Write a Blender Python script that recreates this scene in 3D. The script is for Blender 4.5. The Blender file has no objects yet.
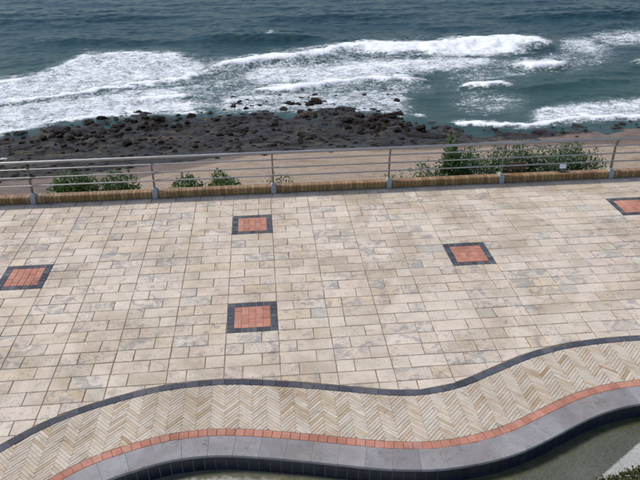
import bpy, bmesh, math, random
import numpy as np
from mathutils import Vector, Matrix, noise as mnoise

random.seed(7); np.random.seed(7)
S = bpy.context.scene
COL = S.collection

# ------------------------------------------------------------------ camera
F_PX, CAMX, CAMY, CAMZ = 656.0, 0.839, -10.161, 6.9036        # focal length for a 640 px wide picture
PITCH, ROLL, YAW = math.radians(28.994), math.radians(-0.478), math.radians(4.939)
def cam_axes():
    cy, sy, cp, sp, cr, sr = math.cos(YAW), math.sin(YAW), math.cos(PITCH), math.sin(PITCH), math.cos(ROLL), math.sin(ROLL)
    f = Vector((sy*cp, cy*cp, -sp)); r = Vector((cy, -sy, 0)); u = r.cross(f)
    return r*cr + u*sr, u*cr - r*sr, f
CR, CU, CF = cam_axes()
cam_d = bpy.data.cameras.new('camera'); cam = bpy.data.objects.new('camera', cam_d); COL.objects.link(cam)
cam.matrix_world = Matrix(((CR.x, CU.x, -CF.x, CAMX), (CR.y, CU.y, -CF.y, CAMY), (CR.z, CU.z, -CF.z, CAMZ), (0, 0, 0, 1)))
cam_d.sensor_width = 36; cam_d.lens = 36*F_PX/640; cam_d.clip_end = 8000; cam_d.clip_start = 0.05
S.camera = cam
S.cycles.filter_width = 1.8                                      # a soft compact-camera picture

# ------------------------------------------------------------------ sky, sun, exposure
SUN_AZ, SUN_EL = math.radians(-72), math.radians(58)          # azimuth from +Y (seaward) towards +X
W = bpy.data.worlds.new('World'); S.world = W; W.use_nodes = True
nt = W.node_tree; nt.nodes.clear()
sky = nt.nodes.new('ShaderNodeTexSky'); sky.sky_type = 'NISHITA'; sky.sun_disc = False
sky.sun_elevation = SUN_EL; sky.sun_rotation = SUN_AZ
sky.air_density = 1.0; sky.dust_density = 0.6; sky.ozone_density = 1.2
bg = nt.nodes.new('ShaderNodeBackground'); bg.inputs[1].default_value = 0.075
wo = nt.nodes.new('ShaderNodeOutputWorld')
nt.links.new(sky.outputs[0], bg.inputs[0]); nt.links.new(bg.outputs[0], wo.inputs[0])
sd = bpy.data.lights.new('sun', 'SUN'); sun = bpy.data.objects.new('sun', sd); COL.objects.link(sun)
sd.energy = 1.5; sd.angle = math.radians(11); sd.color = (1.0, 0.93, 0.82)
sv = Vector((math.sin(SUN_AZ)*math.cos(SUN_EL), math.cos(SUN_AZ)*math.cos(SUN_EL), math.sin(SUN_EL)))
sun.rotation_euler = sv.to_track_quat('Z', 'Y').to_euler(); sun.location = sv*60
S.view_settings.view_transform = 'Standard'; S.view_settings.look = 'None'
S.view_settings.gamma = 1; S.view_settings.use_curve_mapping = False
S.view_settings.exposure = 1.10

# ------------------------------------------------------------------ pixel <-> place (640x480 photograph)
CAM = np.array([CAMX, CAMY, CAMZ]); nR, nU, nF = np.array(CR), np.array(CU), np.array(CF)
def proj(P):
    d = np.asarray(P, float) - CAM; z = d@nF
    return 320 + F_PX*(d@nR)/z, 240 - F_PX*(d@nU)/z, z
def ray(x, y): return nF + nR*(x-320)/F_PX - nU*(y-240)/F_PX
def on_z(x, y, z=0.0):
    d = ray(x, y); return CAM + d*((z-CAMZ)/d[2])
def on_y(x, y, Y):
    d = ray(x, y); return CAM + d*((Y-CAMY)/d[1])

# ------------------------------------------------------------------ object helpers
def tag(o, label=None, cat=None, group=None, kind=None):
    if label: o['label'] = label
    if cat: o['category'] = cat
    if group: o['group'] = group
    if kind: o['kind'] = kind
    return o
def empty(name, loc=(0, 0, 0)):
    o = bpy.data.objects.new(name, None); o.location = loc; o.empty_display_size = 0.1; COL.objects.link(o); return o
class MB:
    """collects faces, then links them as one mesh object"""
    def __init__(s): s.v = []; s.f = []; s.r = []
    def add(s, v, f, rnd=None):
        b = len(s.v); s.v.extend(v); s.f.extend([tuple(b+i for i in q) for q in f])
        s.r.extend([random.random() if rnd is None else rnd]*len(f))
    def box(s, x0, x1, y0, y1, z0, z1, ch=0.0, rnd=None):
        v, f = prism([(x0, y0), (x1, y0), (x1, y1), (x0, y1)], z1, z1-z0, ch); s.add(v, f, rnd)
    def mesh(s, name, mat, smooth=False):
        me = bpy.data.meshes.new(name); me.from_pydata([tuple(p) for p in s.v], [], s.f)
        a = me.attributes.new('rnd', 'FLOAT', 'FACE'); a.data.foreach_set('value', s.r)
        if mat: me.materials.append(mat)
        if smooth: me.polygons.foreach_set('use_smooth', [True]*len(me.polygons))
        me.update(); return me
    def build(s, name, mat, parent=None, smooth=False):
        o = bpy.data.objects.new(name, s.mesh(name, mat, smooth)); COL.objects.link(o); o.parent = parent; return o
def inset(poly, d):
    n = len(poly); out = []
    for i in range(n):
        p0, p, p1 = Vector(poly[i-1]), Vector(poly[i]), Vector(poly[(i+1) % n])
        a = (p-p0).normalized(); b = (p1-p).normalized()
        n1 = Vector((-a.y, a.x)); n2 = Vector((-b.y, b.x))
        m = (n1+n2)/max(0.35, 1+n1.dot(n2))
        out.append(p+m*d)
    return out
def prism(poly, zt, depth, ch=0.0, tilt=None):
    """convex polygon (counter-clockwise) pushed down from zt, top edge chamfered"""
    n = len(poly); tz = tilt or (lambda x, y: 0.0)
    v = [(p[0], p[1], zt-depth) for p in poly]
    v += [(p[0], p[1], zt-ch+tz(p[0], p[1])) for p in poly]
    f = [(i, (i+1) % n, n+(i+1) % n, n+i) for i in range(n)]
    f.append(tuple(reversed(range(n))))
    if ch > 0:
        v += [(p[0], p[1], zt+tz(p[0], p[1])) for p in inset(poly, ch)]
        f += [(n+i, n+(i+1) % n, 2*n+(i+1) % n, 2*n+i) for i in range(n)]
        f.append(tuple(2*n+i for i in range(n)))
    else: f.append(tuple(n+i for i in range(n)))
    return v, f
def clean(poly):
    out = []
    for p in poly:
        if not out or (Vector(p)-Vector(out[-1])).length > 0.006: out.append(p)
    if len(out) > 1 and (Vector(out[0])-Vector(out[-1])).length < 0.006: out.pop()
    if len(out) < 3: return None
    A = sum(out[i-1][0]*out[i][1]-out[i][0]*out[i-1][1] for i in range(len(out)))/2
    return out if A > 0.0012 else None
def clip(poly, p0, nrm):
    """keep the side nrm points away from"""
    out = []
    for i in range(len(poly)):
        a, b = poly[i-1], poly[i]
        da = (a[0]-p0[0])*nrm[0]+(a[1]-p0[1])*nrm[1]; db = (b[0]-p0[0])*nrm[0]+(b[1]-p0[1])*nrm[1]
        if (da > 0) != (db > 0):
            t = da/(da-db); out.append((a[0]+(b[0]-a[0])*t, a[1]+(b[1]-a[1])*t))
        if db <= 0: out.append(b)
    return clean(out) if len(out) > 2 else None
def tube(mb, pts, rad, n=10, cap=True, rnd=None):
    pts = [Vector(p) for p in pts]; rads = rad if isinstance(rad, (list, tuple)) else [rad]*len(pts)
    V = []; Fc = []
    for i, p in enumerate(pts):
        t = (pts[min(i+1, len(pts)-1)]-pts[max(i-1, 0)]).normalized()
        a = t.orthogonal().normalized() if i == 0 else (a - t*a.dot(t)).normalized()
        b = t.cross(a)
        for k in range(n):
            w = 2*math.pi*k/n; V.append(p+(a*math.cos(w)+b*math.sin(w))*rads[i])
    for i in range(len(pts)-1):
        for k in range(n): Fc.append((i*n+k, i*n+(k+1) % n, (i+1)*n+(k+1) % n, (i+1)*n+k))
    if cap: Fc.append(tuple(reversed(range(n)))); Fc.append(tuple((len(pts)-1)*n+k for k in range(n)))
    mb.add([tuple(v) for v in V], Fc, rnd)
def copy_tree(o, parent=None):
    c = o.copy(); COL.objects.link(c); c.parent = parent
    for ch in list(o.children): copy_tree(ch, c)
    return c

# ------------------------------------------------------------------ materials
def rgb(r, g, b): return (r, g, b, 1)
class Mat:
    def __init__(s, name):
        s.m = bpy.data.materials.new(name); s.m.use_nodes = True; s.t = s.m.node_tree
        s.b = s.t.nodes['Principled BSDF']; s.out = s.t.nodes['Material Output']
    def n(s, typ, **kw):
        nd = s.t.nodes.new(typ)
        for k, v in kw.items(): setattr(nd, k, v)
        return nd
    def l(s, a, b): s.t.links.new(a, b)
    def val(s, x, inp):
        if hasattr(x, 'is_linked') or hasattr(x, 'links'): s.l(x, inp)
        else: inp.default_value = x
    def attr(s, name): return s.n('ShaderNodeAttribute', attribute_name=name).outputs['Fac']
    def pos(s, scale=(1, 1, 1), offs=None):
        g = s.n('ShaderNodeNewGeometry').outputs['Position']
        m = s.n('ShaderNodeMapping'); s.l(g, m.inputs[0]); m.inputs['Scale'].default_value = scale
        if offs is not None:
            sc = s.n('ShaderNodeVectorMath', operation='SCALE'); sc.inputs[0].default_value = (37, 91, 53); s.l(offs, sc.inputs['Scale'])
            s.l(sc.outputs[0], m.inputs['Location'])
        return m.outputs[0]
    def noise(s, vec, scale, detail=4, rough=0.55, dist=0.0):
        n = s.n('ShaderNodeTexNoise'); s.l(vec, n.inputs['Vector']); n.inputs['Scale'].default_value = scale
        n.inputs['Detail'].default_value = detail; n.inputs['Roughness'].default_value = rough; n.inputs['Distortion'].default_value = dist
        return n.outputs['Fac']
    def ramp(s, fac, stops, interp='LINEAR'):
        r = s.n('ShaderNodeValToRGB'); s.l(fac, r.inputs[0]); e = r.color_ramp.elements; r.color_ramp.interpolation = interp
        while len(e) < len(stops): e.new(0.5)
        for el, (p, c) in zip(e, stops):
            el.position = p; el.color = c if isinstance(c, tuple) else rgb(c, c, c)
        return r.outputs[0]
    def mix(s, fac, a, b, mode='MIX'):
        m = s.n('ShaderNodeMix', data_type='RGBA', blend_type=mode)
        s.val(fac, m.inputs[0]); s.val(a, m.inputs[6]); s.val(b, m.inputs[7]); return m.outputs[2]
    def math(s, op, a, b=0.0, c=None, clamp=False):
        m = s.n('ShaderNodeMath', operation=op, use_clamp=clamp); s.val(a, m.inputs[0]); s.val(b, m.inputs[1])
        if c is not None: s.val(c, m.inputs[2])
        return m.outputs[0]
    def hsv(s, col, h=0.5, sat=1.0, v=1.0):
        n = s.n('ShaderNodeHueSaturation'); s.val(h, n.inputs[0]); s.val(sat, n.inputs[1]); s.val(v, n.inputs[2]); s.val(col, n.inputs[4]); return n.outputs[0]
    def bump(s, h, strength=0.3, dist=0.01, nrm=None):
        b = s.n('ShaderNodeBump'); b.inputs['Strength'].default_value = strength; b.inputs['Distance'].default_value = dist
        s.l(h, b.inputs['Height'])
        if nrm is not None: s.l(nrm, b.inputs['Normal'])
        return b.outputs[0]
    def finish(s, col=None, rough=0.7, metal=0.0, nrm=None, spec=0.5):
        if col is not None: s.val(col, s.b.inputs['Base Color'])
        s.val(rough, s.b.inputs['Roughness']); s.b.inputs['Metallic'].default_value = metal
        s.b.inputs['Specular IOR Level'].default_value = spec
        if nrm is not None: s.l(nrm, s.b.inputs['Normal'])
        return s.m
def piece_mat(name, stops, stain=None, stain_amt=0.0, vary=0.25, rough=0.75, nscale=9.0, bump=0.25, spec=0.35, dirt=(0.62, 0.56, 0.48, 1)):
    """stone / brick pieces: a colour for each piece from its own random value, mottling, stains, wear"""
    k = Mat(name); r = k.attr('rnd'); p = k.pos(offs=r)
    base = k.ramp(r, stops)
    big = k.noise(p, nscale*0.35, 3, 0.6, 0.6)
    base = k.mix(1.0, base, k.ramp(big, [(0.25, 1-vary), (0.75, 1+vary*0.35)]), 'MULTIPLY')
    fine = k.noise(p, nscale*8, 5, 0.7)
    base = k.mix(0.7, base, k.ramp(fine, [(0.3, 0.82), (0.7, 1.1)]), 'MULTIPLY')
    if stain:
        r2 = k.math('FRACT', k.math('MULTIPLY', r, 7.31))
        th = k.math('SUBTRACT', k.noise(p, nscale*0.55, 5, 0.62, 1.2), k.math('MULTIPLY', k.math('SUBTRACT', 1.0, r2), 0.26))
        base = k.mix(k.math('MULTIPLY', k.ramp(th, [(0.455, 0.0), (0.56, 1.0)]), stain_amt), base, stain)
        spot = k.math('SUBTRACT', k.noise(p, nscale*2.6, 4, 0.6, 2.0), k.math('MULTIPLY', k.math('SUBTRACT', 1.0, k.math('FRACT', k.math('MULTIPLY', r, 23.7))), 0.11))
        base = k.mix(k.math('MULTIPLY', k.ramp(spot, [(0.53, 0.0), (0.60, 1.0)]), stain_amt), base, k.mix(.5, stain, rgb(.12, .09, .06)))
    w = k.pos(); wear = k.noise(w, 0.8, 5, 0.65, .6)
    grime = k.noise(w, 4.2, 5, 0.62, 1.0)
    base = k.mix(k.ramp(grime, [(0.60, 0.0), (0.68, 0.45)]), base, k.mix(1.0, base, rgb(.45, .42, .40), 'MULTIPLY'))
    base = k.mix(k.ramp(wear, [(0.36, 0.6), (0.56, 0.0)]), base, k.mix(1.0, base, dirt, 'MULTIPLY'))
    return k.finish(base, k.ramp(fine, [(0.2, rough-0.12), (0.8, min(1, rough+0.1))]), 0, k.bump(k.math('ADD', fine, k.math('MULTIPLY', big, 1.5)), bump, 0.006), spec)

M = {}
M['slab'] = piece_mat('beige_sandstone', [(0.0, rgb(.555, .465, .365)), (.2, rgb(.645, .545, .43)), (.4, rgb(.635, .52, .42)), (.6, rgb(.67, .57, .46)), (.8, rgb(.61, .515, .41)), (.94, rgb(.63, .505, .365)), (.985, rgb(.56, .48, .39)), (1.0, rgb(.50, .45, .385))],
                      rgb(.24, .24, .245), 0.62, 0.18, 0.8, 7.0)
M['herring'] = piece_mat('herringbone_stone', [(0.0, rgb(.45, .35, .23)), (.08, rgb(.52, .42, .30)), (.35, rgb(.575, .49, .385)), (.6, rgb(.605, .525, .425)), (.8, rgb(.55, .48, .395)), (.93, rgb(.57, .445, .335)), (.985, rgb(.50, .38, .25)), (1.0, rgb(.38, .26, .14))],
                         rgb(.38, .32, .25), 0.4, 0.14, 0.8, 11.0)
M['red'] = piece_mat('red_paver', [(0, rgb(.43, .18, .125)), (.3, rgb(.50, .215, .15)), (.6, rgb(.54, .24, .17)), (.85, rgb(.55, .27, .20)), (1, rgb(.46, .20, .145))], rgb(.36, .22, .17), 0.5, 0.2, 0.85, 12.0)
M['slate'] = piece_mat('dark_blue_slate', [(0, rgb(.050, .053, .066)), (.5, rgb(.070, .076, .096)), (.85, rgb(.095, .10, .12)), (1, rgb(.13, .135, .15))], rgb(.16, .16, .16), 0.5, 0.3, 0.7, 12.0)
M['coping'] = piece_mat('grey_coping_stone', [(0, rgb(.26, .238, .243)), (.5, rgb(.30, .277, .282)), (1, rgb(.335, .31, .313))], rgb(.22, .22, .23), 0.5, 0.18, 0.7, 6.0, 0.2)
M['gutter'] = piece_mat('grey_gutter_stone', [(0, rgb(.20, .19, .18)), (1, rgb(.26, .25, .235))], rgb(.13, .125, .12), 0.7, 0.25, 0.85, 5.0, 0.4)
def mortar(name, c0, c1):
    k = Mat(name); n = k.noise(k.pos(), 6, 5, 0.65); return k.finish(k.ramp(n, [(.3, c0), (.7, c1)]), 0.95, 0, k.bump(k.noise(k.pos(), 90, 3), 0.4, 0.004), 0.2)
M['joint'] = mortar('brown_joint', rgb(.12, .08, .05), rgb(.40, .30, .20))
M['joint2'] = mortar('pale_joint', rgb(.22, .17, .12), rgb(.38, .31, .23))
M['concrete'] = mortar('concrete', rgb(.24, .235, .22), rgb(.36, .35, .33))
# glazed kerb tile
k = Mat('ochre_kerb_tile'); r = k.attr('rnd'); p = k.pos(offs=r); n = k.noise(p, 14, 5, .65, .5)
c = k.mix(1.0, k.ramp(r, [(0, rgb(.27, .135, .045)), (.35, rgb(.37, .205, .075)), (.7, rgb(.47, .285, .12)), (1, rgb(.30, .145, .055))]), k.ramp(n, [(.25, .40), (.7, .95)]), 'MULTIPLY')
M['kerb'] = k.finish(c, k.ramp(n, [(.3, .3), (.7, .5)]), 0, k.bump(n, .2, .004))
# pool wall tile
k = Mat('dark_blue_pool_tile'); r = k.attr('rnd'); p = k.pos(offs=r); n = k.noise(p, 10, 4)
c = k.mix(k.ramp(n, [(.5, 0.0), (.85, .35)]), k.ramp(r, [(0, rgb(.007, .009, .020)), (1, rgb(.014, .017, .032))]), rgb(.06, .06, .05))
M['pooltile'] = k.finish(c, .32)
k = Mat('pale_grout'); M['grout'] = k.finish(k.ramp(k.noise(k.pos(), 20, 4), [(.3, rgb(.24, .25, .27)), (.8, rgb(.40, .41, .43))]), .9)
# steel
k = Mat('brushed_steel'); n = k.noise(k.pos((1, 30, 30)), 2.5, 5, .6); g = k.noise(k.pos(), 3, 4)
M['steel'] = k.finish(k.ramp(n, [(.3, rgb(.27, .25, .24)), (.7, rgb(.42, .40, .39))]), k.ramp(g, [(.3, .38), (.7, .55)]), 0.85)
k = Mat('weathered_steel'); n = k.noise(k.pos(), 14, 5, .65)
M['post'] = k.finish(k.ramp(n, [(.35, rgb(.10, .085, .065)), (.6, rgb(.22, .20, .18)), (.8, rgb(.30, .285, .27))]), .5, .6)
k = Mat('grey_metal_shoe'); n = k.noise(k.pos(), 20, 4)
M['shoe'] = k.finish(k.ramp(n, [(.3, rgb(.27, .265, .25)), (.7, rgb(.38, .37, .35))]), .7, .0)
k = Mat('black_housing'); M['black'] = k.finish(rgb(.03, .03, .033), .5)
k = Mat('frosted_lamp_glass'); M['glass'] = k.finish(rgb(.62, .66, .70), .15)
k = Mat('brown_board'); n = k.noise(k.pos((2, 20, 20)), 3, 5); M['board'] = k.finish(k.ramp(n, [(.3, rgb(.055, .03, .018)), (.7, rgb(.11, .06, .035))]), .7)
# foliage
def leafmat(name, stops):
    k = Mat(name); r = k.attr('rnd'); c = k.ramp(r, stops)
    m = k.finish(c, .42, 0, None, .4)
    tr = k.n('ShaderNodeBsdfTranslucent'); k.l(k.mix(.5, c, rgb(.12, .2, .03)), tr.inputs[0])
    mx = k.n('ShaderNodeMixShader'); mx.inputs[0].default_value = .25
    k.l(k.b.outputs[0], mx.inputs[1]); k.l(tr.outputs[0], mx.inputs[2]); k.l(mx.outputs[0], k.out.inputs[0]); return m
M['leaf'] = leafmat('green_leaves', [(0, rgb(.035, .07, .022)), (.5, rgb(.08, .15, .045)), (.85, rgb(.13, .20, .07)), (1, rgb(.19, .23, .10))])
M['leaf2'] = leafmat('blue_green_leaves', [(0, rgb(.045, .085, .042)), (.5, rgb(.10, .17, .088)), (.8, rgb(.17, .24, .14)), (.94, rgb(.24, .28, .18)), (1, rgb(.34, .33, .22))])
M['leaf3'] = leafmat('olive_ground_cover', [(0, rgb(.035, .04, .012)), (.5, rgb(.075, .08, .02)), (.85, rgb(.12, .11, .03)), (1, rgb(.15, .11, .05))])
k = Mat('bark'); M['bark'] = k.finish(k.ramp(k.noise(k.pos(), 30, 4), [(.3, rgb(.06, .045, .03)), (.7, rgb(.13, .10, .07))]), .9)
# pool floor: pebbledash, mossy at the wall, darker and smoother past a straight edge
k = Mat('pebbled_pool_floor'); p = k.pos()
v = k.n('ShaderNodeTexVoronoi'); k.l(p, v.inputs[0]); v.inputs['Scale'].default_value = 48
peb = k.mix(.35, k.ramp(k.noise(p, 3, 4), [(.3, rgb(.34, .33, .29)), (.7, rgb(.46, .45, .41))]), k.hsv(v.outputs['Color'], .5, .12, .62))
peb = k.mix(1.0, peb, k.ramp(v.outputs['Distance'], [(.2, 1.0), (.8, .72)]), 'MULTIPLY')
moss = k.attr('moss')
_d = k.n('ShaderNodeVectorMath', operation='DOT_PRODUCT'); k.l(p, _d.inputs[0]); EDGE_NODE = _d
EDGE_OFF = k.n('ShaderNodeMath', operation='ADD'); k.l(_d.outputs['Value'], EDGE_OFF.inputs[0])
wet = k.math('MULTIPLY', k.ramp(k.math('ADD', EDGE_OFF.outputs[0], k.math('MULTIPLY', k.math('SUBTRACT', k.noise(p, 5, 4), .5), .03)), [(.0, 0.0), (.025, 1.0)]), k.attr('wet'))  # mask of the darker, smoother floor zone beyond the straight edge
darkc = k.mix(1.0, peb, k.ramp(k.noise(p, 1.4, 4, .6), [(.3, rgb(.21, .23, .17)), (.7, rgb(.29, .30, .235))]), 'MULTIPLY')
c = k.mix(wet, peb, darkc)
mm = k.ramp(k.math('ADD', moss, k.math('MULTIPLY', k.math('SUBTRACT', k.noise(p, 7, 5, .65), .5), .9)), [(.42, 0.0), (.7, 1.0)])
c = k.mix(k.math('MULTIPLY', mm, .88), c, k.ramp(k.noise(p, 9, 4), [(.35, rgb(.05, .055, .018)), (.6, rgb(.09, .075, .03)), (.75, rgb(.12, .12, .06))]))
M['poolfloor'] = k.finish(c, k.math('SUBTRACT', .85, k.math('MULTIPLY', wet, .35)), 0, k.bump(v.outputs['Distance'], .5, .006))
# beach: dry sand / wet sand / dark rock shelf
k = Mat('beach_and_rock_shelf'); p = k.pos(); shelf = k.attr('shelf'); wet = k.attr('wet')
nb = k.noise(p, 1.5, 7, .68, .6); nf = k.noise(p, 6, 6, .72); nl = k.noise(k.pos((.35, 1, 1)), 1.3, 5, .6)
sand = k.mix(1.0, k.ramp(nb, [(.3, rgb(.37, .275, .205)), (.7, rgb(.47, .365, .28))]), k.ramp(nf, [(.3, .88), (.7, 1.08)]), 'MULTIPLY')
debris = k.ramp(k.noise(k.pos((.3, 1, 1)), 2.2, 6, .7), [(.54, 0.0), (.64, 1.0)])
sand = k.mix(k.math('MULTIPLY', debris, .5), sand, rgb(.15, .11, .06))
wets = k.mix(1.0, sand, k.ramp(nl, [(.3, rgb(.42, .42, .48)), (.7, rgb(.6, .58, .62))]), 'MULTIPLY')
patches = k.noise(k.pos((.7, 1, 1)), 1.1, 8, .74, .9)
rock = k.ramp(patches, [(.40, rgb(.009, .007, .007)), (.46, rgb(.036, .030, .031)), (.51, rgb(.066, .058, .067)), (.56, rgb(.056, .057, .055)), (.62, rgb(.14, .105, .058))])
weed = k.noise(k.pos((.6, 1, 1), None), 3.4, 7, .74, 1.0)
rock = k.mix(k.ramp(weed, [(.51, 0.0), (.57, .9)]), rock, k.ramp(nl, [(.42, rgb(.030, .016, .010)), (.58, rgb(.034, .034, .012))]))
rock = k.mix(k.ramp(k.noise(k.pos((.45, 1, 1)), 2.0, 5, .65), [(.56, 0.0), (.62, .85)]), rock, rgb(.050, .060, .070))
wf = k.ramp(k.math('ADD', wet, k.math('MULTIPLY', k.math('SUBTRACT', nl, .5), .7)), [(.35, 0.0), (.65, 1.0)])
sf = k.ramp(k.math('ADD', shelf, k.math('MULTIPLY', k.math('SUBTRACT', k.noise(p, 1.6, 6, .68), .5), 1.0)), [(.4, 0.0), (.58, 1.0)])
c = k.mix(sf, k.mix(wf, sand, wets), rock)
M['beach'] = k.finish(c, k.math('SUBTRACT', .92, k.math('MULTIPLY', k.math('MAXIMUM', sf, wf), .38)), 0, k.bump(k.math('ADD', nf, nb), .8, .15), .06)
# dark shore rock
k = Mat('dark_wet_rock'); oi = k.n('ShaderNodeObjectInfo'); p = k.pos(); nb = k.noise(p, 4, 6, .68, .4)
c = k.ramp(nb, [(.3, rgb(.005, .004, .003)), (.52, rgb(.016, .011, .007)), (.66, rgb(.040, .028, .014)), (.8, rgb(.055, .05, .035))])
c = k.mix(k.math('MULTIPLY', oi.outputs['Random'], .5), c, rgb(.030, .017, .012))
M['rock'] = k.finish(c, .55, 0, k.bump(nb, .9, .12), .10)
k = Mat('pale_rock'); M['palerock'] = k.finish(k.ramp(k.noise(k.pos(), 9, 4), [(.3, rgb(.4, .39, .37)), (.7, rgb(.6, .59, .57))]), .8)
# sea water and foam
k = Mat('sea_water'); foam = k.attr('foam'); shal = k.attr('shallow')
p1 = k.pos((.55, 1, 1)); p2 = k.pos((.35, 1, 1))
n1 = k.noise(p2, .8, 6, .6, .5); n2 = k.noise(p1, 4.0, 7, .66, .3); n3 = k.math('ADD', k.math('MULTIPLY', k.noise(k.pos((.7, 1, 1)), 1.5, 6, .7, .8), .4), k.math('MULTIPLY', k.noise(k.pos((.8, 1, 1)), 6.5, 6, .75, .5), .6))
deep = k.ramp(n1, [(.3, rgb(.011, .033, .048)), (.7, rgb(.016, .045, .060))])
green = k.ramp(n1, [(.3, rgb(.022, .055, .058)), (.7, rgb(.044, .086, .082))])
wc = k.mix(shal, deep, green)
film = k.math('MULTIPLY', k.math('MULTIPLY', foam, .55), k.ramp(k.noise(k.pos((.4, 1, 1)), 1.9, 6, .7, 1.0), [(.36, 0.0), (.62, 1.0)]), clamp=True)
wc = k.mix(film, wc, rgb(.40, .47, .48))
fm = k.ramp(k.math('ADD', foam, k.math('MULTIPLY', k.math('SUBTRACT', n3, .5), 2.9)), [(.32, 0.0), (.54, .5), (.80, 1.0)])
fm = k.math('MULTIPLY', fm, k.ramp(foam, [(.05, 0.0), (.2, 1.0)]))
c = k.mix(fm, wc, rgb(.86, .87, .88))
hgt = k.math('ADD', k.math('MULTIPLY', n2, .75), k.math('MULTIPLY', n1, .45))
nrm = k.bump(k.math('ADD', hgt, k.math('MULTIPLY', fm, .5)), .36, .5)
M['sea'] = k.finish(c, k.math('ADD', .16, k.math('MULTIPLY', fm, .65)), 0, nrm, .07)
M['sea'].node_tree.nodes['Principled BSDF'].inputs['IOR'].default_value = 1.33

# ------------------------------------------------------------------ the wavy edge of the promenade (outer edge of the slate line)
base_pts = [(-4.75, -6.6), (-4.35, -5.2), (-3.85, -4.1), (-3.45, -3.55), (-3.06, -3.17), (-2.72, -2.88), (-2.37, -2.65), (-2.0, -2.47), (-1.41, -2.26), (-.85, -2.13), (-.22, -2.085), (.25, -2.11),
            (.76, -2.19), (1.47, -2.335), (2.35, -2.54), (2.71, -2.60), (3.05, -2.615), (3.6, -2.52), (4.17, -2.28), (4.83, -1.99), (5.46, -1.80), (6.1, -1.70), (7.05, -1.67), (8.2, -1.80), (9.4, -2.15), (10.6, -2.5), (12.2, -2.55), (13.8, -2.2), (15.5, -1.9)]
def catmull(pts, per=24):
    out = []; P = [np.array(p) for p in pts]
    for i in range(len(P)-1):
        a, b, c, d = P[max(i-1, 0)], P[i], P[i+1], P[min(i+2, len(P)-1)]
        for j in range(per):
            t = j/per; out.append(.5*((2*b)+(-a+c)*t+(2*a-5*b+4*c-d)*t*t+(-a+3*b-3*c+d)*t**3))
    out.append(P[-1]); return np.array(out)
cur = catmull(base_pts)
for _ in range(30): cur[1:-1] = (cur[:-2]+2*cur[1:-1]+cur[2:])/4
seg = np.linalg.norm(np.diff(cur, axis=0), axis=1); arc = np.r_[0, np.cumsum(seg)]; ARC = arc[-1]
sN = int(ARC/0.02); sS = np.linspace(0, ARC, sN)
cur = np.c_[np.interp(sS, arc, cur[:, 0]), np.interp(sS, arc, cur[:, 1])]
tan = np.gradient(cur, axis=0); tan /= np.linalg.norm(tan, axis=1)[:, None]
for _ in range(40): tan[1:-1] = (tan[:-2]+2*tan[1:-1]+tan[2:])/4
tan /= np.linalg.norm(tan, axis=1)[:, None]
nor = np.c_[tan[:, 1], -tan[:, 0]]                                  # towards the pool
def at(s, d):
    s = min(max(s, 0), ARC); i = s/ARC*(sN-1); j = min(int(i), sN-2); f = i-j
    c = cur[j]*(1-f)+cur[j+1]*f; n = nor[j]*(1-f)+nor[j+1]*f
    return (float(c[0]+n[0]*d), float(c[1]+n[1]*d))
def sd_of(x, y):
    d2 = (cur[:, 0]-x)**2+(cur[:, 1]-y)**2; j = int(d2.argmin())
    return j, float((x-cur[j, 0])*nor[j, 0]+(y-cur[j, 1])*nor[j, 1])
D_SL, D_HB, D_RED, D_COP = 0.13, 1.06, 1.195, 1.555
POOL_Z = -0.30

# ------------------------------------------------------------------ promenade pavement: beige slabs in lanes, with inlaid squares
LANE, ROW, Y_END = 0.9, 0.3, 4.5
mb = MB()
poly = [(float(p[0]), float(p[1])) for p in cur[::10]] + [(15.5, Y_END+.01), (-11, Y_END+.01), (-11, -6.6)]
mb.add([(x, y, -0.012) for x, y in poly], [tuple(range(len(poly)))], .5)
pavement = tag(mb.build('pavement', M['joint']), 'promenade of beige stone slabs laid in straight lanes', None, None, 'structure')
SQ = {}
for a in (-10, 0, 10):
    SQ[(a, 9)] = 1; SQ[(a, -3)] = 1
for a in (-5, 5, 15): SQ[(a, 3)] = 1
taken = {(l, r0+i) for (l, r0) in SQ for i in range(3)}
pieces = []
for lane in range(-11, 16):
    lj = random.uniform(-.02, .02)
    for row in range(-20, 15):
        if (lane, row) in taken: continue
        x0 = lane*LANE; y0 = row*ROW
        big_left = (row % 2 == 0)
        if random.random() < .04: big_left = not big_left
        xs = x0+LANE*(2/3 if big_left else 1/3)+random.uniform(-.012, .012)
        for (a, b) in ((x0, xs), (xs, x0+LANE)):
            g = .0062
            j = lambda: random.uniform(-.0055, .0055)
            P = [(a+g+j(), y0+g+j()), (b-g+j(), y0+g+j()), (b-g+j(), y0+ROW-g+j()), (a+g+j(), y0+ROW-g+j())]
            ds = [sd_of(*q) for q in P]
            if min(d for _, d in ds) > -.01: continue
            if max(d for _, d in ds) > -.008:
                cx = sum(q[0] for q in P)/4; cy = sum(q[1] for q in P)/4
                jj, _ = sd_of(cx, cy); n = nor[jj]; p0 = cur[jj]-n*.01
                P = clip(P, p0, n)
                if P is None: continue
            pieces.append(P)
def view_area(P, z=0):
    A = np.array([(p[0], p[1], z) for p in P]); u, v, w = proj(A)
    if u.max() < 0 or u.min() > 640 or v.max() < 0 or v.min() > 480: return 0.0
    return abs(sum(u[i-1]*v[i]-u[i]*v[i-1] for i in range(len(u))))/2
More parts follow.
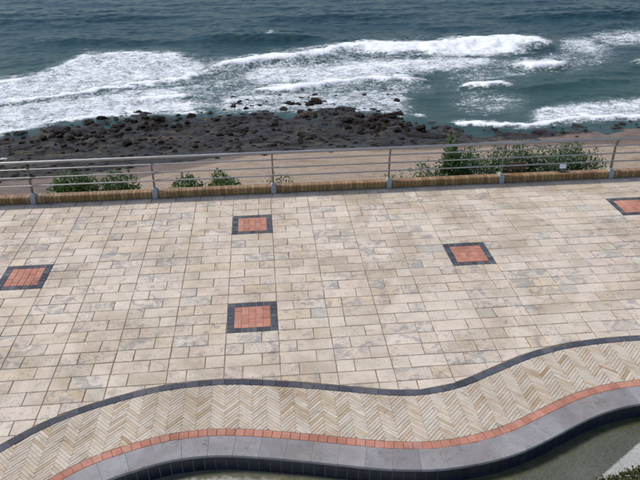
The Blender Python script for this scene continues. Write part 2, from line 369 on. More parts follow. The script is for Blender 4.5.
def lay(pieces, name, stuff_name, mat, parent, zt, depth, ch, tiltamp, limit=298):
    order = sorted(range(len(pieces)), key=lambda i: -view_area(pieces[i]))
    rest = MB()
    for rank, i in enumerate(order):
        P = pieces[i]; cx = sum(q[0] for q in P)/len(P); cy = sum(q[1] for q in P)/len(P)
        tx, ty, dz = random.gauss(0, tiltamp), random.gauss(0, tiltamp), random.gauss(0, .0012)
        v, f = prism(P, zt+dz, depth, ch, lambda x, y: (x-cx)*tx+(y-cy)*ty)
        if rank < limit:
            m = MB(); m.add(v, f); m.build(name, mat, parent)
        else: rest.add(v, f)
    if rest.f: tag(rest.build(stuff_name, mat, parent), kind='stuff')
lay(pieces, 'paving_slab', 'far_paving_slabs', M['slab'], pavement, 0.0, .03, .005, .004)
# inlaid squares: dark border stones round red pavers
for (lane, r0) in SQ:
    x0, y0 = lane*LANE, r0*ROW
    b = MB(); b.add([(x0+.003, y0+.003, -.008), (x0+.897, y0+.003, -.008), (x0+.897, y0+.897, -.008), (x0+.003, y0+.897, -.008)], [(0, 1, 2, 3)])
    inl = b.build('inlaid_square', M['joint2'], pavement)
    w = .9/7; g = .004
    for i in range(7):
        for j_ in range(7):
            if 0 < i < 6 and 0 < j_ < 6: continue
            m = MB(); m.box(x0+i*w+g, x0+(i+1)*w-g, y0+j_*w+g, y0+(j_+1)*w-g, -.03, random.gauss(0, .001), .004); m.build('border_stone', M['slate'], inl)
    for i in range(5):
        cuts = [0, 2, 4, 5] if i % 2 == 0 else [0, 1, 3, 5]
        for a, c_ in zip(cuts, cuts[1:]):
            m = MB(); m.box(x0+(i+1)*w+g*.7, x0+(i+2)*w-g*.7, y0+(1+a)*w+g*.7, y0+(1+c_)*w-g*.7, -.03, random.gauss(0, .001), .004); m.build('red_paver', M['red'], inl)

# ------------------------------------------------------------------ herringbone path between slate line and red line
def strip_mesh(d0, d1, z, step=10):
    m = MB(); idx = list(range(0, sN, step)); V = []
    for i in idx:
        for d in (d0, d1): V.append((float(cur[i, 0]+nor[i, 0]*d), float(cur[i, 1]+nor[i, 1]*d), z))
    m.add(V, [(2*i, 2*i+1, 2*i+3, 2*i+2) for i in range(len(idx)-1)], .5); return m
path = tag(strip_mesh(.0, D_RED, -.010).build('brick_path', M['joint2']), 'curving path of narrow stone bricks in herringbone', None, None, 'structure')
pieces = []; w = .0484; n4 = 6; g = .0018
c45 = math.sqrt(.5)
O = np.array([0.06, -2.6])
for kk in range(-260, 261):
    for mm_ in range(-38, 39):
        for vert in (0, 1):
            ox, oy = kk+mm_*n4, kk-mm_*n4
            x0, y0, x1, y1 = (ox, oy, ox+n4, oy+1) if not vert else (ox+n4, oy-n4+1, ox+n4+1, oy+1)
            q = []
            for (x, y) in ((x0*w+g, y0*w+g), (x1*w-g, y0*w+g), (x1*w-g, y1*w-g), (x0*w+g, y1*w-g)):
                q.append((O[0]+(x-y)*c45, O[1]+(x+y)*c45))
            cx = sum(p[0] for p in q)/4; cy = sum(p[1] for p in q)/4
            if not (-5.2 < cx < 15.5 and -6.8 < cy < -1.4): continue
            j, d = sd_of(cx, cy)
            if d < D_SL-.16 or d > D_HB+.16 or j < 4 or j > sN-5: continue
            ds = [sd_of(*p)[1] for p in q]
            if min(ds) < D_SL+.003:
                q = clip(q, cur[j]+nor[j]*(D_SL+.004), -nor[j])
                if q is None: continue
            if max(ds) > D_HB-.003:
                q = clip(q, cur[j]+nor[j]*(D_HB-.004), nor[j])
                if q is None: continue
            q = [(p[0]+random.uniform(-.0012, .0012), p[1]+random.uniform(-.0012, .0012)) for p in q]
            pieces.append(q)
lay(pieces, 'path_brick', 'outer_path_bricks', M['herring'], path, 0.0, .03, .0035, .008)
def along(d0, d1, pitch, gap, name, mat, parent, zt, depth, ch, jit=.001, sub=2):
    dm = (d0+d1)/2; s = 0.15
    off = np.c_[cur[:, 0]+nor[:, 0]*dm, cur[:, 1]+nor[:, 1]*dm]
    L = np.r_[0, np.cumsum(np.linalg.norm(np.diff(off, axis=0), axis=1))]
    n = int((L[-1]-.3)/pitch)
    for i in range(n):
        a = np.interp(.15+i*pitch+gap/2, L, sS); b = np.interp(.15+(i+1)*pitch-gap/2, L, sS)
        P = [at(a+(b-a)*t/sub, d1) for t in range(sub+1)]+[at(b-(b-a)*t/sub, d0) for t in range(sub+1)]
        m = MB(); v, f = prism(P, zt+random.gauss(0, jit), depth, ch); m.add(v, f); m.build(name, mat, parent)
along(.006, D_SL-.003, .20, .005, 'slate_edging_stone', M['slate'], path, .002, .03, .004)
along(D_HB+.003, D_RED-.004, .132, .005, 'red_edging_brick', M['red'], path, .003, .03, .005)

# ------------------------------------------------------------------ pool wall (coping + dark tiles) and pool floor
m = MB()
idx = list(range(0, sN, 10)); V = []
for i in idx:
    x, y = at(sS[i], D_COP-.035); V += [(x, y, -.044), (x, y, POOL_Z-.1)]
m.add(V, [(2*i, 2*i+1, 2*i+3, 2*i+2) for i in range(len(idx)-1)], .5)
pool = tag(m.build('pool_wall', M['grout']), 'low curving pool wall of dark blue tiles capped with grey stone', 'wall')
strip_mesh(D_RED+.0, D_COP-.012, -.002).build('coping_joint', M['concrete'], pool)
along(D_RED+.002, D_COP, .365, .003, 'coping_stone', M['coping'], pool, .004, .042, .005, .0012, 3)
offd = D_COP-.035
offc = np.c_[cur[:, 0]+nor[:, 0]*offd, cur[:, 1]+nor[:, 1]*offd]; L = np.r_[0, np.cumsum(np.linalg.norm(np.diff(offc, axis=0), axis=1))]
for i in range(int((L[-1]-.3)/.152)):
    a = np.interp(.15+i*.152+.0045, L, sS); b = np.interp(.15+(i+1)*.152-.0045, L, sS)
    for zt, zb in ((-.040, POOL_Z-.02),):
        P = [at(a, offd+.012), at(b, offd+.012), at(b, offd+.001), at(a, offd+.001)]
        mm_ = MB(); v, f = prism(P, zt, zt-zb, 0); mm_.add(v, f); mm_.build('wall_tile', M['pooltile'], pool)
# floor sheet, with measured dark part and moss at the foot of the wall
fx = np.linspace(-5.5, 15.5, 211); fy = np.linspace(-14, -1.9, 122)
X, Y = np.meshgrid(fx, fy); V = np.c_[X.ravel(), Y.ravel(), np.full(X.size, POOL_Z)]
nx = len(fx); Fc = [(j*nx+i, j*nx+i+1, (j+1)*nx+i+1, (j+1)*nx+i) for j in range(len(fy)-1) for i in range(nx-1)]
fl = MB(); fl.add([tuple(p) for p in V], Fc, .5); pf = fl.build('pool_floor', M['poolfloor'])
tag(pf, 'pebbled pool floor, pale in part and darker in part', None, None, 'structure')
ea, eb = on_z(640, 443.5, POOL_Z), on_z(598, 480, POOL_Z)           # straight edge of the dark part
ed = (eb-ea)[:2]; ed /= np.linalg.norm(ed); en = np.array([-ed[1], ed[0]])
if en@np.array([1.0, 0]) > 0: en = -en                               # pointing to the dark side
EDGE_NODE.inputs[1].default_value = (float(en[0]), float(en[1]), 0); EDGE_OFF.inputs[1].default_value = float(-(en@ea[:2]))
wa = []; ms = []
for p in V:
    j, d = sd_of(p[0], p[1])
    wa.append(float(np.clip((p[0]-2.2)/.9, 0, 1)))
    ms.append(float(np.clip(1-(d-D_COP)/.30, 0, 1)))
for nm, arr in (('wet', wa), ('moss', ms)):  # first attribute only gates the darker floor zone
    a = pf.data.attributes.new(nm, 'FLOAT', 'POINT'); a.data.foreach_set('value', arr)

# ------------------------------------------------------------------ kerb with ochre tiles, gutter
X0, X1 = -8.6, 13.9
gm = MB(); x = X0
gut = MB(); gut.add([(X0-.6, Y_END+.012, -.02), (X1+.6, Y_END+.012, -.02), (X1+.6, 4.80, -.02), (X0-.6, 4.80, -.02)], [(0, 1, 2, 3)], .5)
gutter = tag(gut.build('gutter', M['joint']), 'narrow grey stone strip along the kerb', None, None, 'structure')
while x < X1:
    m = MB(); L_ = random.uniform(.58, .62); m.box(x+.004, x+L_-.004, Y_END+.014, 4.795, -.03, -.006+random.gauss(0, .001), .005); m.build('gutter_slab', M['gutter'], gutter); x += L_
KY0, KY1, KH = 4.80, 5.02, .165
m = MB(); m.box(X0, X1, KY0+.018, KY1, -.4, KH-.012)
kerb = tag(m.build('kerb', M['joint']), 'low kerb faced with ochre glazed tiles under the steel railing', 'kerb')
POSTS = [-4.85+2.915*i for i in range(-1, 7)]
prof = [(KY0, .004), (KY0, KH-.035)] + [(KY0+.035*(1-math.cos(a)), KH-.035+.035*math.sin(a)) for a in (math.pi/6, math.pi/3, math.pi/2)] + [(KY1-.05, KH), (KY1-.05, KH-.014), (KY0+.02, KH-.014), (KY0+.02, .004)]
x = X0; pitch = .094; tv = None
while x+pitch <= X1:
    xc = x+pitch/2
    if min(abs(xc-p) for p in POSTS) > .095:
        m = MB(); a, b = x+.0045, x+pitch-.0045; dz = random.gauss(0, .0012); dy = random.gauss(0, .001)
        n = len(prof); V = [(a, y+dy, z+dz) for y, z in prof]+[(b, y+dy, z+dz) for y, z in prof]
        Fc = [(i, n+i, n+(i+1) % n, (i+1) % n) for i in range(n)]+[tuple(range(n)), tuple(reversed(range(n, 2*n)))]
        m.add(V, Fc); m.build('kerb_tile', M['kerb'], kerb)
    x += pitch

# ------------------------------------------------------------------ railing
rail = tag(empty('railing', (POSTS[0], 4.9, 0)), 'long steel railing with a thick top rail and three thin rails', 'railing')
def rel(o, parent): o.parent = parent; o.matrix_parent_inverse = parent.matrix_world.inverted(); return o
bpy.context.view_layer.update()
TOPY, TOPZ = 4.77, 1.075
for (y, z, r, nm) in ((TOPY, TOPZ, .034, 'top_rail'), (4.845, .865, .0175, 'thin_rail'), (4.845, .655, .0175, 'thin_rail'), (4.845, .44, .0175, 'thin_rail')):
    m = MB(); xs = np.linspace(X0, X1, 46)
    tube(m, [(float(t), y, z) for t in xs], r, 12)
    rel(m.build(nm, M['steel'], None, True), rail)
def bar(mb, path, wx, wt):
    V = []; P = [Vector((0, y, z)) for y, z in path]
    for i, p in enumerate(P):
        t = (P[min(i+1, len(P)-1)]-P[max(i-1, 0)]).normalized(); b = t.cross(Vector((1, 0, 0)))
        W2, T2 = wx[i]/2, wt[i]/2
        V += [tuple(p+Vector((sx*W2, 0, 0))+b*(sy*T2)) for sx, sy in ((-1, -1), (1, -1), (1, 1), (-1, 1))]
    Fc = [(3, 2, 1, 0)]
    for i in range(len(P)-1):
        for k_ in range(4): Fc.append((4*i+k_, 4*i+(k_+1) % 4, 4*i+4+(k_+1) % 4, 4*i+4+k_))
    e = 4*(len(P)-1); Fc.append((e, e+1, e+2, e+3)); mb.add(V, Fc)
m = MB(); bar(m, [(4.885, .2), (4.89, .5), (4.89, .84), (4.875, .90), (4.80, 1.035)], [.04, .036, .034, .034, .03], [.07, .062, .055, .055, .045])
post = m.build('post', M['post'])
m = MB(); m.box(-.062, .062, 4.775, 5.0, -.02, .195, .012); m.box(-.042, .042, 4.82, 4.96, .18, .235, .008); b_ = m.build('post_base', M['shoe'], post)
for z in (.865, .655, .44):
    m = MB(); tube(m, [(-.04, 4.845, z), (.04, 4.845, z)], .022, 12); m.box(-.018, .018, 4.845, 4.885, z-.018, z+.018); m.build('rail_clamp', M['steel'], post)
m = MB(); tube(m, [(-.05, TOPY, TOPZ), (.05, TOPY, TOPZ)], .0375, 14); m.build('rail_saddle', M['steel'], post)
for i, px in enumerate(POSTS):
    o = post if i == 0 else copy_tree(post)
    o.location = (px, 0, 0); rel(o, rail)
# flood lamp on the kerb
lp = on_y(561.5, 170.5, 4.93); lx = float(lp[0])
fl_ = tag(empty('flood_lamp', (lx, 4.95, KH)), 'small flood lamp with pale glass standing on the tiled kerb', 'lamp')
def part(mb, name, mat, root, smooth=False):
    o = mb.build(name, mat, root, smooth); return o
m = MB(); m.v = [(-.10, -.07, .10), (.10, -.07, .10), (.085, .05, .09), (-.085, .05, .09), (-.10, -.03, .255), (.10, -.03, .255), (.085, .06, .22), (-.085, .06, .22)]
m.f = [(3, 2, 1, 0), (4, 5, 6, 7), (0, 1, 5, 4), (1, 2, 6, 5), (2, 3, 7, 6), (3, 0, 4, 7)]; m.r = [.5]*6; hs = part(m, 'housing', M['black'], fl_)
m = MB(); m.v = [(-.085, -.071, .118), (.085, -.071, .118), (.085, -.043, .235), (-.085, -.043, .235), (-.085, -.066, .118), (.085, -.066, .118), (.085, -.038, .235), (-.085, -.038, .235)]
m.f = [(0, 1, 2, 3), (7, 6, 5, 4), (0, 4, 5, 1), (1, 5, 6, 2), (2, 6, 7, 3), (3, 7, 4, 0)]; m.r = [.5]*6; part(m, 'glass', M['glass'], hs)
m = MB(); bar(m, [(0, 0), (0, .12)], [.05, .05], [.03, .03]); m.box(-.11, -.102, -.02, .02, .0, .19); m.box(.102, .11, -.02, .02, .0, .19); m.box(-.11, .11, -.03, .03, -.002, .008); part(m, 'bracket', M['post'], fl_)
# brown board behind the railing among the shrubs
bp = on_y(516.5, 171, 5.12)
bd = tag(empty('wooden_board', (float(bp[0]), 5.12, 0)), 'dark brown wooden board fixed low behind the railing among shrubs', 'board')
for i in range(2):
    m = MB(); m.box(-.23, .23, -.012, .012, .22+i*.095, .31+i*.095, .003); part(m, 'plank', M['board'], bd)
for s in (-1, 1):
    m = MB(); m.box(s*.18-.02, s*.18+.02, .013, .05, -.5, .40, .003); part(m, 'leg', M['board'], bd)

# ------------------------------------------------------------------ beach and rock shelf
SEA = -5.0
wl = [(-200, 150), (0, 133), (20, 128), (55, 120), (103, 116), (150, 114), (200, 112), (250, 107), (300, 104), (350, 103), (400, 113), (430, 121), (455, 125.5), (513, 128), (557, 124), (600, 122), (640, 121), (850, 110)]
wlW = np.array([on_z(x, y, SEA)[:2] for x, y in wl])
def y_w(x): return np.interp(x, wlW[:, 0], wlW[:, 1])
ps = np.array([0, .05, .14, .3, .5, .70, .97, 1.35, 2.0, 4.0]); pz = np.array([-.35, -1.0, -1.75, -2.75, -3.75, -4.6, -5.04, -5.6, -6.6, -9.0])
Y00 = 5.0
def shelf_px(u, v):
    """1 on the dark rock shelf, 0 on sand"""
    e = np.interp(u, [-100, 0, 60, 120, 150, 200, 250, 350, 430, 500, 560, 600, 640, 760], [196, 182, 177, 169, 165, 160, 153, 148.5, 146, 141, 136, 131, 128, 122])
    return np.clip((e-v)/7+.5, 0, 1)
def wet_px(u, v):
    e = np.interp(u, [-100, 0, 150, 250, 350, 430, 500, 560, 640, 760], [230, 215, 176, 156, 151, 150, 147, 146, 144, 140])
    return np.clip((e-v)/5+.5, 0, 1)
def terrain_z(x, y, rough=True):
    s = max(0.0, (y-Y00)/(float(y_w(x))-Y00)); z = float(np.interp(s, ps, pz))
    if rough:
        P = Vector((x*.45, y*.45, 3.1)); k_ = min(1, max(0, (s-.55)/.2))
        z += .10*mnoise.noise(P*.8)*(1-k_) + k_*(.16*mnoise.noise(P*1.6)+.09*mnoise.noise(P*4.1)+.03*mnoise.noise(P*9.7))
    return z
tx = np.r_[np.linspace(-70, -20, 26)[:-1], np.linspace(-20, 28, 290), np.linspace(28, 85, 30)[1:]]
ty = np.r_[np.linspace(5.02, 12, 40)[:-1], np.linspace(12, 31, 190), np.linspace(31, 70, 14)[1:]]
V = [(float(x), float(y), terrain_z(x, y)) for y in ty for x in tx]; nx = len(tx)
Fc = [(j*nx+i, j*nx+i+1, (j+1)*nx+i+1, (j+1)*nx+i) for j in range(len(ty)-1) for i in range(nx-1)]
m = MB(); m.add(V, Fc, .5); beach = tag(m.build('beach', M['beach'], None, True), 'sandy beach running down to a dark rock shelf', None, None, 'structure')
A = np.array(V); u, v, w_ = proj(A)
for nm, arr in (('shelf', shelf_px(u, v)), ('wet', wet_px(u, v))):
    a = beach.data.attributes.new(nm, 'FLOAT', 'POINT'); a.data.foreach_set('value', arr.astype(float))
def on_ground(x, y):
    d = ray(x, y); t = 16.0
    while t < 80:
        P = CAM+d*t
        if P[2] <= terrain_z(P[0], P[1]): return P
        t += .08
    return CAM+d*40

# ------------------------------------------------------------------ rocks
RV = []
for i in range(9):
    bm = bmesh.new(); bmesh.ops.create_icosphere(bm, subdivisions=3, radius=1)
    o_ = Vector((i*13.7, 4.2, 9.1)); st = Vector((1, random.uniform(.6, .95), random.uniform(.42, .62)))
    for vv in bm.verts:
        c = vv.co.normalized(); h = 1+.42*mnoise.noise(c*1.3+o_)+.24*mnoise.noise(c*2.9+o_)+.11*mnoise.noise(c*6.5+o_)
        h *= 1-.18*abs(mnoise.noise(c*2.0-o_)); vv.co = Vector((c.x*st.x, c.y*st.y, c.z*st.z))*h
        if vv.co.z > .42: vv.co.z = .42+(vv.co.z-.42)*.4
    me = bpy.data.meshes.new('rock'); bm.to_mesh(me); bm.free(); me.materials.append(M['rock']); RV.append(me)
def q5(x0, y0, lst): return [(x0+a/5.82, y0+b/5.82, w/5.82) for a, b, w in lst]
RK = q5(0, 90, [(120, 265, 70), (250, 285, 50), (300, 275, 40), (385, 235, 55), (345, 275, 40), (410, 280, 70), (460, 265, 45), (520, 195, 60), (590, 170, 60), (575, 280, 70), (605, 250, 30), (525, 275, 30), (370, 330, 40), (450, 355, 30), (325, 320, 20), (480, 322, 20), (190, 305, 30), (235, 338, 25), (525, 335, 18), (280, 210, 20), (260, 240, 25), (170, 400, 20), (125, 408, 25), (365, 370, 30), (40, 290, 25), (140, 310, 20)])
RK += q5(100, 80, [(95, 235, 35), (200, 245, 40), (105, 280, 70), (85, 300, 50), (110, 325, 55), (165, 290, 40), (240, 280, 50), (270, 255, 35), (340, 235, 70), (325, 260, 50), (455, 215, 40), (530, 220, 60), (505, 265, 15), (465, 275, 25), (80, 370, 30), (160, 375, 55), (215, 372, 35), (310, 362, 20), (355, 365, 40), (405, 398, 35), (350, 405, 20), (555, 390, 45), (15, 315, 40), (230, 400, 25)])
RK += q5(200, 80, [(185, 108, 35), (230, 128, 30), (60, 200, 35), (145, 188, 40), (100, 235, 35), (255, 205, 20), (465, 102, 40), (515, 140, 40), (575, 150, 45), (350, 160, 50), (320, 135, 30), (380, 200, 20), (490, 185, 60), (610, 215, 35), (275, 280, 25), (175, 318, 40), (115, 322, 40), (155, 300, 20), (425, 292, 30), (410, 225, 15), (550, 90, 20), (600, 90, 20), (575, 322, 25), (235, 382, 20), (310, 385, 25), (345, 220, 15), (515, 335, 15), (515, 98, 15), (430, 385, 40)])
RK += q5(300, 80, [(95, 135, 75), (205, 100, 30), (65, 105, 20), (35, 215, 35), (85, 198, 25), (370, 108, 70), (460, 128, 35), (360, 145, 40), (155, 262, 20), (270, 245, 60), (275, 278, 50), (330, 250, 50), (385, 270, 55), (430, 235, 60), (460, 215, 60), (450, 295, 45), (530, 215, 70), (580, 205, 50), (75, 330, 50), (210, 325, 25), (280, 350, 30), (350, 215, 60), (565, 300, 50), (565, 130, 50), (490, 245, 60), (620, 295, 40), (350, 310, 60), (480, 65, 30), (60, 345, 40)])
RK += q5(400, 80, [(30, 280, 40), (120, 290, 60), (200, 280, 60), (270, 285, 50), (330, 290, 40), (430, 290, 50), (550, 290, 50), (10, 210, 30)])
RK += q5(530, 80, [(330, 255, 40), (390, 265, 40), (440, 270, 50), (490, 250, 60), (540, 265, 60), (590, 255, 50), (620, 265, 30), (480, 225, 25), (570, 240, 40), (60, 285, 40), (130, 280, 40), (200, 285, 30)])
rr = random.Random(21)
for (cx, cy, sx_, sy_, n_) in ((70, 133, 40, 9, 22), (140, 128, 40, 9, 20), (170, 120, 40, 3, 12), (255, 108, 34, 6, 16), (300, 104, 26, 6, 14), (375, 124, 38, 8, 26), (330, 112, 40, 9, 12), (220, 130, 50, 12, 14), (385, 102, 30, 6, 8)):
    RK += [(rr.gauss(cx, sx_*.5), rr.gauss(cy, sy_*.55), rr.uniform(2.6, 7.5)) for _ in range(n_)]
RK = [r for r in RK if r[0] > 1 and r[1] > 86]
flat_zone = lambda x: x > 430
def put_rock(x, y, wpx, me=None, hs=1.0):
    P = on_ground(x, y)
    if P[2] < SEA-.25: P = on_z(x, y, SEA-.1)
    dist = float((P-CAM)@nF); wd = max(.16, wpx/(F_PX/dist))*.55
    o = bpy.data.objects.new('rock', me or random.choice(RV)); COL.objects.link(o)
    o.rotation_euler = (random.uniform(-.2, .2), random.uniform(-.2, .2), random.uniform(0, 6.3))
    o.scale = (wd, wd*random.uniform(.75, 1.1), wd*random.uniform(.95, 1.4)*hs)
    o.location = (float(P[0]), float(P[1]), float(P[2])+wd*.16*hs); return o, P
for (x, y, w_) in RK:
    o, P = put_rock(x, y, w_, None, .45 if flat_zone(x) else 1.0)
    if flat_zone(x): tag(o, 'low dark ledge rock between wet sand and the shore break', 'rock', 'low ledge rocks by the sand')
    elif P[2] < SEA+.16:
        sz = 'large' if w_ > 9 else 'small' if w_ < 6 else 'middling'
        tag(o, sz+' dark wet boulder at the edge of the white water', 'rock', sz+' boulders at the water\'s edge')
    else:
        sz = 'large' if w_ > 9 else 'small' if w_ < 5 else 'middling'
        tag(o, sz+' dark boulder lying on the grey rock shelf above the water', 'rock', sz+' boulders on the rock shelf')
o, P = put_rock(577, 137.6, 4.2); tag(o, 'small lone dark rock on bare wet sand beyond the shrubs', 'rock')
me = RV[3].copy(); me.materials.clear(); me.materials.append(M['palerock'])
o, P = put_rock(4, 159.5, 7, me, .6); tag(o, 'pale stone lying alone on the dark rock shelf', 'rock')
# small stones too many to count
mb = MB(); tmpl = [Vector((1, 0, 0)), Vector((0, 1, 0)), Vector((-1, 0, 0)), Vector((0, -1, 0)), Vector((0, 0, .8)), Vector((.6, .6, .5)), Vector((-.6, .55, .45)), Vector((-.5, -.65, .5)), Vector((.6, -.6, .45))]
tf = [(0, 1, 5), (1, 2, 6), (2, 3, 7), (3, 0, 8), (0, 5, 4), (5, 1, 4), (1, 6, 4), (6, 2, 4), (2, 7, 4), (7, 3, 4), (3, 8, 4), (8, 0, 4)]
cnt = 0; tries = 0
while cnt < 2600 and tries < 30000:
    tries += 1
    xx = random.uniform(-18, 25); yy = random.uniform(14, 28.5); z = terrain_z(xx, yy)
    if z < SEA-.12: continue
    uu, vv, _ = proj((xx, yy, z)); s_ = float(shelf_px(uu, vv))
    if random.random() > s_*(.35+1.3*max(0, mnoise.noise(Vector((xx*.5, yy*.5, 7)))+.25)): continue
    r_ = .03+.15*random.random()**3.2; a = random.uniform(0, 6.3); ca, sa = math.cos(a), math.sin(a)
    mb.add([(xx+(p.x*ca-p.y*sa)*r_*random.uniform(.7, 1.3), yy+(p.x*sa+p.y*ca)*r_*random.uniform(.7, 1.2), z-.02+p.z*r_*.8) for p in tmpl], tf); cnt += 1
tag(mb.build('loose_stones', M['rock']), 'small dark stones scattered over the rock shelf', None, None, 'stuff')

# ------------------------------------------------------------------ sea with breaking waves
sx = np.r_[[-4000, -1500, -600, -250, -120], np.linspace(-75, -32, 60)[:-1], np.linspace(-32, 46, 430), np.linspace(46, 90, 60)[1:], [140, 260, 600, 1500, 4000]]
sy = np.r_[np.linspace(19, 36, 165)[:-1], np.linspace(36, 75, 250), np.geomspace(75.3, 6000, 70)[1:]]
X, Y = np.meshgrid(sx, sy); P = np.c_[X.ravel(), Y.ravel(), np.full(X.size, SEA)]
u, v, _ = proj(P)
u = np.where(P[:, 1] > 400, -9999, u)
chopn = np.zeros(len(P))
for _i in np.nonzero((u > -200) & (u < 840) & (v > -10))[0]:
    x_, y_ = float(P[_i, 0]), float(P[_i, 1]); q_ = Vector((x_*.28, y_*.5, 1.7))
    v[_i] += 2.4*mnoise.noise(q_)+2.0*mnoise.noise(q_*2.9)+1.5*mnoise.noise(q_*7.0)
    chopn[_i] = .11*mnoise.noise(Vector((x_*.16, y_*.42, 4.4)))+.06*mnoise.noise(Vector((x_*.5, y_*1.15, 8.2)))+.035*mnoise.noise(Vector((x_*1.5, y_*2.9, 2.2)))
    u[_i] += 5*mnoise.noise(q_*1.7+Vector((9, 3, 5)))
def yl(pts): a = np.array(pts, float); return np.interp(u, a[:, 0], a[:, 1]), a[0, 0], a[-1, 0]
def taper(a, b, e): return np.clip((u-a)/e, 0, 1)*np.clip((b-u)/e, 0, 1)
foam = np.zeros(len(P)); hgt = np.zeros(len(P))
def line(pts, up, dn, st, e=12, H=0.0, hu=9, hd=2.2):
    global foam, hgt
    y0, a, b = yl(pts); t = taper(a, b, e*1.8)**.8; dy = v-y0
    if st > .6: foam = np.maximum(foam, .5*t*np.exp(-np.where(dy < 0, (dy/(up*2.6))**2, (dy/(dn*2.2))**2)))
    foam = np.maximum(foam, st*t*np.exp(-np.where(dy < 0, (dy/up)**2, (dy/dn)**2)))
    if H: hgt = np.maximum(hgt, H*t*np.exp(-np.where(dy < 0, (dy/hu)**2, (dy/hd)**2)))
def patch(top, bot, st, e=14, soft=2.5):
    global foam
    y0, a, b = yl(top); y1, _, _ = yl(bot); t = taper(a, b, e)
    foam = np.maximum(foam, st*t*np.clip((v-y0)/soft+.5, 0, 1)*np.clip((y1-v)/soft+.5, 0, 1))
# left white water
ftop = [(-160, 96), (-40, 86), (0, 82), (34, 77), (55, 70), (69, 61), (86, 55), (137, 52.5), (172, 54), (222, 64)]
patch(ftop, [(-160, 112), (0, 105), (52, 99), (103, 92), (155, 85), (192, 78), (222, 70)], .62, 24, 9)
line([(-160, 92), (-40, 87), (0, 84), (34, 79), (55, 72), (69, 64), (86, 57.5), (137, 55), (172, 57), (222, 66)], 2.2, 4, .72, 26, .14, 8, 6)
line([(-160, 110), (0, 103), (52, 98), (103, 91), (155, 84), (200, 76), (235, 70)], 2.6, 1.6, .88, 26, .16, 6, 2)
patch([(-160, 120), (0, 106), (100, 95), (200, 82)], [(-160, 152), (0, 136), (20, 131), (55, 123), (103, 117), (200, 111)], .62, 24, 4)
line([(118, 104), (135, 102.5), (155, 100), (180, 97.5), (203, 93)], 2.2, 1.3, 1.0, 14, .2, 5, 1.4)
patch([(104, 107), (160, 102), (210, 97)], [(104, 114), (150, 113), (212, 112)], .68, 20, 4)
line([(-160, 153), (0, 134.5), (20, 129.5), (55, 121.5), (103, 116), (140, 115)], 3.5, 1.6, .78, 14)
line([(150, 114), (185, 113), (222, 111)], 2.2, 1.4, .66, 14)
# main breaking crest in the middle
line([(200, 73.5), (258, 65.5), (303, 60.5), (323, 57.5), (347, 53.5), (365, 50.5), (430, 51), (460, 47), (500, 47), (560, 45.5)], 3.6, 2.6, 1.0, 14, .55, 9, 3.4)
line([(330, 58), (347, 54.5), (365, 52), (430, 53), (454, 50), (500, 50), (545, 47)], 4.6, 3.2, 1.0, 18)
patch([(418, 51), (440, 43), (454, 40), (496, 39.5), (556, 43.5)], [(418, 58), (454, 57), (489, 55), (530, 51), (556, 46.5)], .80, 18, 8)
patch([(270, 50), (320, 49), (350, 47), (420, 44)], [(270, 58), (320, 56), (350, 52), (420, 50)], .46, 30, 7)
patch([(220, 74), (260, 68), (320, 62), (380, 58), (440, 58), (515, 56)], [(220, 80), (260, 84), (320, 84), (380, 80), (440, 72), (515, 64)], .62, 30, 8)
patch([(300, 66), (350, 62), (400, 60), (450, 58)], [(300, 72), (350, 70), (400, 67), (450, 64)], .72, 30, 5)
line([(242, 94), (279, 91.3), (323, 86.5), (347, 83), (375, 82), (402, 82), (432, 79)], 2.6, 1.7, 1.0, 14, .26, 6, 1.6)
patch([(245, 88), (300, 84), (350, 78), (430, 74)], [(245, 94), (300, 90), (350, 86), (430, 80)], .68, 24, 5)
patch([(205, 98), (240, 95), (290, 93)], [(205, 107), (240, 104), (290, 97)], .62, 20, 6)
line([(262, 36.3), (273, 35.4), (284, 36)], 1.1, .8, .95, 7, .3, 6, 2)
line([(190, 41), (230, 38), (273, 37.5), (330, 38)], .1, .1, 0, 20, .38, 6, 3)
line([(404, 117), (412, 114), (432, 117)], 1.2, 1.2, .8, 7)
# right side
line([(505, 65.5), (520, 68.5), (533, 70), (557, 67.2), (577, 62)], 3.2, 1.5, 1.1, 12, .38, 6, 1.6)
patch([(500, 59), (540, 58), (570, 57)], [(500, 67), (533, 70), (575, 64)], .62, 20, 6)
line([(457, 87.6), (475, 87.6), (492, 86.4), (516, 84)], 1.7, 1.2, 1.25, 7, .28, 5, 1.6)
patch([(575, 34), (600, 31), (640, 30), (760, 26)], [(575, 40), (600, 45), (640, 45), (760, 42)], .54, 30, 9)
patch([(545, 40), (580, 37), (615, 40)], [(545, 50), (580, 54), (615, 52)], .54, 24, 8)
line([(626, 64), (645, 63), (720, 60)], 2, 1.3, .8, 10, .2, 5, 2)
patch([(437, 92), (470, 90), (540, 98)], [(437, 108), (470, 114), (540, 112)], .38, 34, 12)
line([(448, 124), (471, 124.2), (490, 125.4), (513, 126.6), (530, 125.6), (557, 121.5), (581, 118.6), (640, 117), (800, 108)], 2.0, 1.4, 1.1, 10, .12, 4, 1.4)
patch([(545, 110), (580, 102), (610, 100), (640, 101), (800, 92)], [(545, 121), (580, 119), (610, 118.5), (640, 118), (800, 108)], .54, 30, 9)
# thin lace drifting between the breakers and round the rocks
patch([(-160, 100), (0, 84), (80, 58), (200, 58), (330, 55), (450, 50)], [(-160, 150), (0, 132), (100, 116), (200, 112), (330, 104), (450, 92)], .40, 40, 10)
patch([(430, 62), (520, 56), (640, 36)], [(430, 100), (520, 80), (640, 60)], .36, 40, 12)
patch([(205, 96), (260, 93), (320, 90), (420, 88)], [(205, 116), (260, 113), (320, 112), (420, 118)], .50, 20, 8)
patch([(520, 112), (560, 104), (640, 98), (800, 90)], [(520, 127), (560, 124), (640, 121), (800, 110)], .60, 20, 6)
